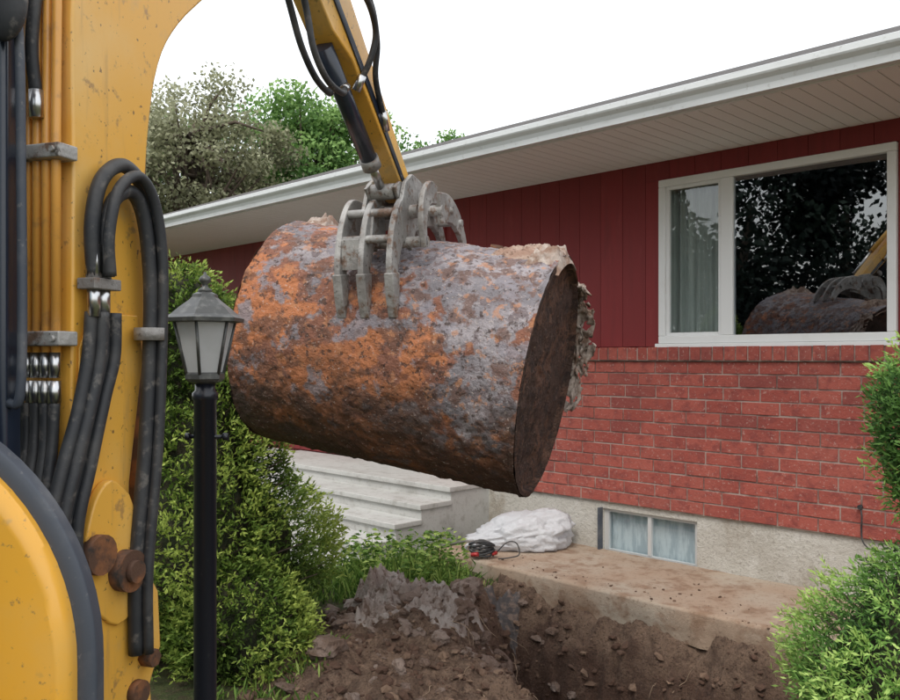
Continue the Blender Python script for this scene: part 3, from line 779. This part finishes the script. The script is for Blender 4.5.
# ---------------------------------------------------------------- excavator
E=empty('excavator')
dx,dy=.331,.9436
def BP(t,l,z): return Vector((-.86+dx*t+dy*l,2.1+dy*t-dx*l,z))
def fixn(o):
    bm=bmesh.new(); bm.from_mesh(o.data); bmesh.ops.recalc_face_normals(bm,faces=bm.faces); bm.to_mesh(o.data); bm.free()
def prism(name,prof,l0,l1,m,bevel=.006,parent=None):
    n=len(prof); V=[BP(t,l0,z) for t,z in prof]+[BP(t,l1,z) for t,z in prof]
    F=[(i,(i+1)%n,n+(i+1)%n,n+i) for i in range(n)]+[tuple(range(n-1,-1,-1)),tuple(range(n,2*n))]
    o=mesh(name,V,F,m,parent or E,bevel=bevel); fixn(o); return o
def rr(pts,n=4):
    return [(v.x,v.y) for v in catmull([(a,b,0) for a,b in pts],n)]
back=rr([(-.21,1.02),(-.205,1.5),(-.20,2.0),(-.20,2.45),(-.13,2.85),(.08,3.18),(.42,3.42),(.66,3.50)])
front=rr([(.80,3.42),(.80,3.26),(.64,3.04),(.48,2.80),(.32,2.62),(.17,2.47),(.09,2.34),(.05,2.15),(.035,1.9),(.03,1.6),(-.02,1.3),(-.01,1.04)])
prism('boom',back+front,-.06,.10,yellow,.008)
prism('boom_side_plate',[(-.19,1.05),(-.19,1.62),(-.15,1.70),(.0,1.70),(.02,1.6),(-.03,1.3),(-.03,1.05)],.1005,.108,yellow,.003)
sa,sb=(.55,3.47),(1.90,2.31)
sdv=Vector((sb[0]-sa[0],sb[1]-sa[1])).normalized(); sn=Vector((-sdv.y,sdv.x))
def SP(k,o): return (sa[0]+sdv.x*k+sn.x*o,sa[1]+sdv.y*k+sn.y*o)
prism('stick',[SP(-.12,.03),SP(.05,.12),SP(.5,.11),SP(1.2,.075),SP(1.72,.05),SP(1.80,.0),SP(1.74,-.045),SP(1.2,-.065),SP(1.02,-.075),SP(.86,-.14),SP(.4,-.16),SP(-.1,-.10)],-.045,.065,yellow,.008)
prism('stick_edge_plate',[SP(.3,-.072),SP(1.2,-.045),SP(1.7,-.04),SP(1.7,-.015),SP(1.2,-.01),SP(.3,-.035)],.0655,.072,darkpaint,.002)
tube('stick_pivot_pin',[BP(.68,-.11,3.36),BP(.68,.15,3.36)],.05,steel,E)
def S3(k,o,l): t,z=SP(k,o); return BP(t,l,z)
tube('bucket_cylinder_barrel',[S3(.92,-.135,.0),S3(1.46,-.125,.0)],.036,darkpaint,E,seg=18)
tube('bucket_cylinder_gland',[S3(1.44,-.125,.0),S3(1.49,-.124,.0)],.042,steel,E,seg=18)
tube('bucket_cylinder_rod',[S3(1.46,-.125,.0),S3(1.62,-.115,.0)],.020,chrome,E,seg=14)
tube('bucket_cylinder_eye',[S3(1.63,-.115,-.05),S3(1.63,-.115,.06)],.035,steel,E,seg=16)
for l in (-.065,.068):
    prism('tipping_link',[SP(1.58,-.15),SP(1.66,-.15),SP(1.82,-.02),SP(1.80,.03),SP(1.74,.03),SP(1.60,-.085)],l,l+.015,steel,.003)
tube('thumb_cylinder_barrel',[S3(.95,.13,.01),S3(1.40,.115,.01)],.024,yellow,E,seg=16)
tube('thumb_cylinder_rod',[S3(1.39,.115,.01),S3(1.74,.10,.01)],.013,chrome,E,seg=12)
hl=[]
for j,l in enumerate((-.02,.04)):
    hl.append((catmull([S3(.55,-.17,l),S3(.72,-.22,l),S3(.84,-.27-.03*j,l+.01),S3(.96,-.28-.03*j,l+.02),S3(1.06,-.23-.01*j,l+.02),S3(1.08,-.17,l)],7),.0125))
hl.append((catmull([S3(.62,-.10,.09),S3(.72,-.03,.13),S3(.84,.04,.15),S3(.98,.05,.14),S3(1.06,-.02,.11),S3(1.12,-.08,.06)],7),.0125))
hl.append((catmull([S3(.60,-.08,.09),S3(.74,.02,.13),S3(.88,.085,.14),S3(1.04,.07,.12),S3(1.16,.01,.09),S3(1.34,-.02,.078)],7),.0125))
tubes('stick_hoses',hl,rubber,E)
tubes('stick_hose_fittings',[([S3(1.07,-.20,l+.01),S3(1.085,-.155,l)],.017) for l in (-.02,.04)]+[([S3(1.10,-.06,.075),S3(1.14,-.10,.045)],.018),([S3(1.3,-.01,.08),S3(1.38,-.03,.075)],.016)],chrome,E)
tube('boom_cylinder_barrel',[BP(.085,.03,1.0),BP(.095,.03,1.98)],.032,rustcast,E,seg=18)
tube('boom_cylinder_rod',[BP(.095,.03,1.97),BP(.10,.03,2.42)],.019,rustcast,E,seg=14)
tube('arm_cylinder_barrel',[BP(-.27,-.02,2.52),BP(.1,-.02,3.32)],.04,yellow,E,seg=16)
tube('arm_cylinder_rod',[BP(.1,-.02,3.32),BP(.45,-.02,3.62)],.02,chrome,E,seg=12)
pl_=[];fit=[];hs=[]
for j in range(5):
    l=-.022+j*.026
    pl_.append(([BP(-.232,l,1.60),BP(-.232,l,2.1),BP(-.228,l,2.45),BP(-.16,l,2.86),BP(.06,l,3.22)],.0105))
    fit.append(([BP(-.235,l,1.61),BP(-.235,l,1.555)],.0125)); fit.append(([BP(-.236,l,1.548),BP(-.236,l,1.50)],.0145))
    hs.append((catmull([BP(-.236,l,1.51),BP(-.24,l+random.uniform(-.004,.004),1.40),BP(-.27,l+.01,1.28),BP(-.30,l+.03,1.10),BP(-.28,l+.02,.9)],6),.0125))
tubes('hydraulic_pipes',pl_,pipeY,E,seg=12); tubes('pipe_fittings',fit,chrome,E,seg=8)
for z in (1.64,2.045):
    a=[BP(t,l,zz) for zz in (z-.016,z+.016) for (t,l) in ((-.262,-.045),(-.262,.118),(-.205,.118),(-.205,-.045))]
    mesh('pipe_clamp',a,BF,steel,E,bevel=.004)
    tubes('clamp_bolts',[([BP(-.262,l,z),BP(-.272,l,z)],.007) for l in (-.03,.105)],steel,E,seg=6)
for l in (-.005,.045):
    hs.append((catmull([BP(-.25,l,2.17),BP(-.262,l,2.28),BP(-.25,l+.01,2.45),BP(-.2,l,2.7),BP(-.05,l,3.1)],6),.0135))
tubes('upper_hose_fittings',[([BP(-.248,l,2.12),BP(-.25,l,2.18)],.016) for l in (-.005,.045)],chrome,E,seg=8)
def SH(lst,l): return catmull([BP(t-.012,l+(q[0] if q else 0),z) for (t,z,*q) in lst],8)
hs.append((SH([(-.165,1.78),(-.17,1.90),(-.14,2.00),(-.07,2.045),(.0,2.00),(.035,1.88),(.045,1.72),(.025,1.4),(-.01,1.1),(-.01,.9)],.135),.017))
hs.append((SH([(-.135,1.78),(-.14,1.88),(-.115,1.955),(-.06,1.985),(-.02,1.95),(.005,1.85),(.012,1.70),(-.005,1.4),(-.04,1.1),(-.04,.9)],.145),.017))
hs.append((SH([(-.15,1.78),(-.155,1.87),(-.125,1.975),(-.06,2.02),(-.005,1.975),(.025,1.86),(.028,1.7),(.012,1.4),(-.025,1.1),(-.025,.9)],.168),.013))
for j in range(4):
    o=j*.022
    hs.append((SH([(-.165+o*.9,1.70),(-.175+o,1.60),(-.205+o,1.48+.01*j),(-.25+o,1.36),(-.29+o,1.22),(-.28+o,1.05)],.128+.014*(j%2)),.0145))
tubes('hydraulic_hoses',hs,rubber,E,seg=12)
tubes('side_hose_fittings',[([BP(-.177+.03*j,.135,1.85),BP(-.177+.03*j,.135,1.775)],.018) for j in range(2)]+[([BP(-.177+.03*j,.135,1.765),BP(-.177+.03*j,.135,1.69)],.0155) for j in range(2)],chrome,E,seg=8)
tubes('hose_clips',[([BP(-.01,.15,1.64),BP(-.01,.15,1.67)],.036)],steel,E,seg=12)
a=[BP(t,l,zz) for zz in (1.75,1.775) for (t,l) in ((-.20,.108),(-.20,.158),(-.115,.158),(-.115,.108))]
mesh('side_hose_bracket',a,BF,steel,E,bevel=.003)
prism('swing_post',rr([(-.26,.35),(-.27,.8),(-.20,.98),(-.12,1.05)])+[(.02,1.08),(.06,1.02),(.07,.88),(.03,.8),(.05,.62),(.10,.5),(.10,.35)],-.1,.125,yellow,.012)
prism('boom_foot',rr([(-.2,1.20),(-.17,1.28),(-.12,1.32),(-.06,1.28)],3)+rr([(-.02,1.2),(.01,1.10),(-.02,1.02),(-.10,.98),(-.18,1.04)],3),.11,.135,yellow,.006)
tube('foot_pin_boss',[BP(-.085,.10,1.105),BP(-.085,.165,1.105)],.048,rustcast,E,seg=24)
tube('foot_pin',[BP(-.085,.16,1.105),BP(-.085,.18,1.105)],.026,rustcast,E,seg=16)
tube('grease_boss',[BP(-.17,.13,1.16),BP(-.17,.155,1.16)],.045,rustcast,E,seg=16)
tube('swing_pin_nut',[BP(.0,.12,.875),BP(.0,.16,.875)],.022,rustcast,E,seg=6)
tube('swing_pin_nut_b',[BP(-.03,.12,.80),BP(-.03,.145,.80)],.03,rustcast,E,seg=16)
box('swing_bracket',(-1.35,1.70,.35),(-.80,2.05,.62),yellow,E,bevel=.02)
def hood(name,sc,y0,y1,m,bul):
    cx,cz,r=-1.12,1.06,.50*sc
    prof=[(cx+r,.62),(cx+r,.85)]
    for k in range(25):
        a=R(-10+k*112/24); prof.append((cx+r*math.cos(a) if a>0 else cx+r,cz+r*math.sin(a)))
    prof+=[(cx-.9,cz+r*.98),(cx-.9,.62)]
    V=[];F=[];n=len(prof)
    ring=[(1.0,y1),(1.0,y0+bul*.6),(.985,y0+bul*.25),(.96,y0)] if bul else [(1,y1),(1,y0)]
    for (k,y) in ring:
        for (x,z) in prof:
            V.append((cx+(x-cx)*k,y,.62+(z-.62)*k))
    for j in range(len(ring)-1):
        for i in range(n): F.append((j*n+i,(j+1)*n+i,(j+1)*n+(i+1)%n,j*n+(i+1)%n))
    F.append(tuple(range(n))); F.append(tuple((len(ring)-1)*n+i for i in range(n)))
    o=mesh(name,V,F,m,E,smooth=False,bevel=.006); fixn(o)
hood('side_cover',.925,1.46,1.52,orange,.04)
hood('side_cover_trim',.985,1.50,1.545,trimgrey,.015)
box('machine_deck',(-2.7,-.6,.62),(-1.13,1.49,1.0),yellow,E,bevel=.04)
box('counterweight',(-2.75,-1.2,.66),(-1.0,-.58,1.45),yellow,E,bevel=.12)
box('cab_base',(-2.2,.55,1.0),(-1.05,1.55,1.25),darkpaint,E,bevel=.03)
cabp=[((-1.045,1.765,1.15),(-.922,1.835,2.95)),((-2.15,1.775,1.15),(-2.06,1.84,2.95)),((-1.045,.5,1.15),(-.97,.58,2.95)),((-2.15,.5,1.15),(-2.06,.58,2.95)),
      ((-2.06,1.77,2.86),(-1.046,1.83,2.95)),((-1.045,.58,2.87),(-.97,1.764,2.948)),((-1.045,.58,1.15),(-.97,1.764,1.25)),((-2.06,1.77,1.15),(-1.046,1.83,1.3))]
boxes('cab_frame',cabp,darkpaint,E,bevel=.012)
box('cab_roof',(-2.2,.45,2.957),(-.93,1.84,3.05),yellow,E,bevel=.04)
mesh('cab_windscreen',[(-2.06,1.80,1.3),(-1.045,1.80,1.3),(-1.045,1.80,2.86),(-2.06,1.80,2.86)],[(0,1,2,3)],glassCab,E)
mesh('cab_side_glass',[(-1.0,.58,1.25),(-1.0,1.764,1.25),(-1.0,1.764,2.87),(-1.0,.58,2.87)],[(0,1,2,3)],glassCab,E)
tube('cab_handrail',[(-.935,1.78,2.35),(-.900,1.77,2.30),(-.893,1.77,2.0),(-.893,1.77,1.55),(-.925,1.78,1.5)],.010,trimgrey,E,curve=6)
box('seat_back',(-1.8,.7,1.3),(-1.4,.85,2.0),rubber,E,bevel=.05)
bv,bf=ico(3)
mesh('mirror',[(-.915+p[0]*.05,1.74+p[1]*.03,2.33+p[2]*.085) for p in bv],bf,rubber,E,smooth=True)
tube('mirror_arm',[(-.96,1.80,2.62),(-.94,1.76,2.55),(-.92,1.74,2.40)],.009,rubber,E,curve=5)
def track(name,x0,x1):
    pr=[];yA,yB,r=-1.0,1.5,.28
    for k in range(17): a=-math.pi/2+math.pi*k/16; pr.append((yB+r*math.cos(a),.29+r*math.sin(a)))
    for k in range(17): a=math.pi/2+math.pi*k/16; pr.append((yA+r*math.cos(a),.29+r*math.sin(a)))
    n=len(pr);V=[(x0,y,z) for y,z in pr]+[(x1,y,z) for y,z in pr]
    F=[(i,(i+1)%n,n+(i+1)%n,n+i) for i in range(n)]+[tuple(range(n)),tuple(range(2*n-1,n-1,-1))]
    mesh(name,V,F,rubber,E,bevel=.01)
    L_=[];y=yA
    while y<yB: L_+= [((x0-.01,y,.575),(x1+.01,y+.05,.60)),((x0-.01,y,-.005),(x1+.01,y+.05,.012))]; y+=.12
    boxes(name+'_cleats',L_,rubber,E)
    tubes(name+'_wheels',[([(x1-.02,yy,.29),(x1+.015,yy,.29)],rr_) for yy,rr_ in ((yA,.2),(yB,.2),(-.4,.1),(.2,.1),(.8,.1))],steel,E,seg=20)
track('track_a',-1.5,-1.15); track('track_b',-2.7,-2.35)
box('undercarriage',(-2.35,-.6,.2),(-1.5,1.1,.60),darkpaint,E,bevel=.03)

G=empty('grapple',parent=E)
tubes('hitch_pins',[([BP(1.90,-.09,2.31),BP(1.90,.13,2.31)],.035),([BP(1.78,-.10,2.24),BP(1.78,.14,2.24)],.03),([BP(1.74,-.17,2.10),BP(1.74,.20,2.10)],.024),([BP(2.02,-.13,2.28),BP(2.02,.17,2.28)],.026)],steel,G,seg=18)
for l in (-.085,.085):
    prism('hitch_plate',[(1.70,2.10),(1.66,2.22),(1.72,2.36),(1.80,2.41),(1.94,2.39),(2.06,2.32),(2.08,2.22),(1.96,2.20),(1.84,2.16),(1.80,2.07)],l,l+.02,steel,.004,G)
fp=rr([(1.80,2.30),(1.70,2.29),(1.62,2.20),(1.575,2.06),(1.570,1.93),(1.625,1.80)],4)+rr([(1.640,1.80),(1.635,1.93),(1.665,2.03),(1.71,2.10),(1.80,2.15)],4)
for i,l in enumerate((-.165,-.055,.075)):
    prism('claw_finger',fp,l,l+.028,steel,.005,G)
    prism('claw_tooth',[(1.562,1.95),(1.585,1.84),(1.612,1.765),(1.622,1.765),(1.640,1.85),(1.645,1.96)],l-.007,l+.035,steel,.005,G)
tubes('claw_crossbar',[([BP(1.605,-.165,2.10),BP(1.605,.10,2.10)],.018),([BP(1.66,-.165,2.22),BP(1.66,.10,2.22)],.02)],steel,G,seg=14)
prism('claw_web',[(1.59,1.97),(1.58,2.10),(1.61,2.10),(1.64,2.03)],-.137,-.055,steel,.002,G)
prism('claw_gusset',[(1.63,2.12),(1.65,2.22),(1.76,2.27),(1.78,2.14),(1.70,2.08)],-.03,-.015,steel,.003,G)
tp=rr([(1.98,2.36),(2.12,2.37),(2.26,2.32),(2.36,2.22),(2.40,2.13)],4)+rr([(2.37,2.12),(2.28,2.20),(2.16,2.24),(2.02,2.22)],4)
for l in (-.08,.03,.14):
    prism('thumb_finger',tp,l,l+.026,steel,.005,G)
tubes('thumb_crossbar',[([BP(2.14,-.09,2.30),BP(2.14,.18,2.30)],.018),([BP(2.27,-.09,2.26),BP(2.27,.18,2.26)],.016)],steel,G,seg=14)
prism('side_tine',rr([(1.86,2.36),(1.78,2.37),(1.70,2.30),(1.68,2.18),(1.72,2.07)],4)+rr([(1.745,2.08),(1.735,2.18),(1.77,2.26),(1.86,2.28)],4),.175,.20,steel,.005,G)
print('done',len(bpy.data.objects))
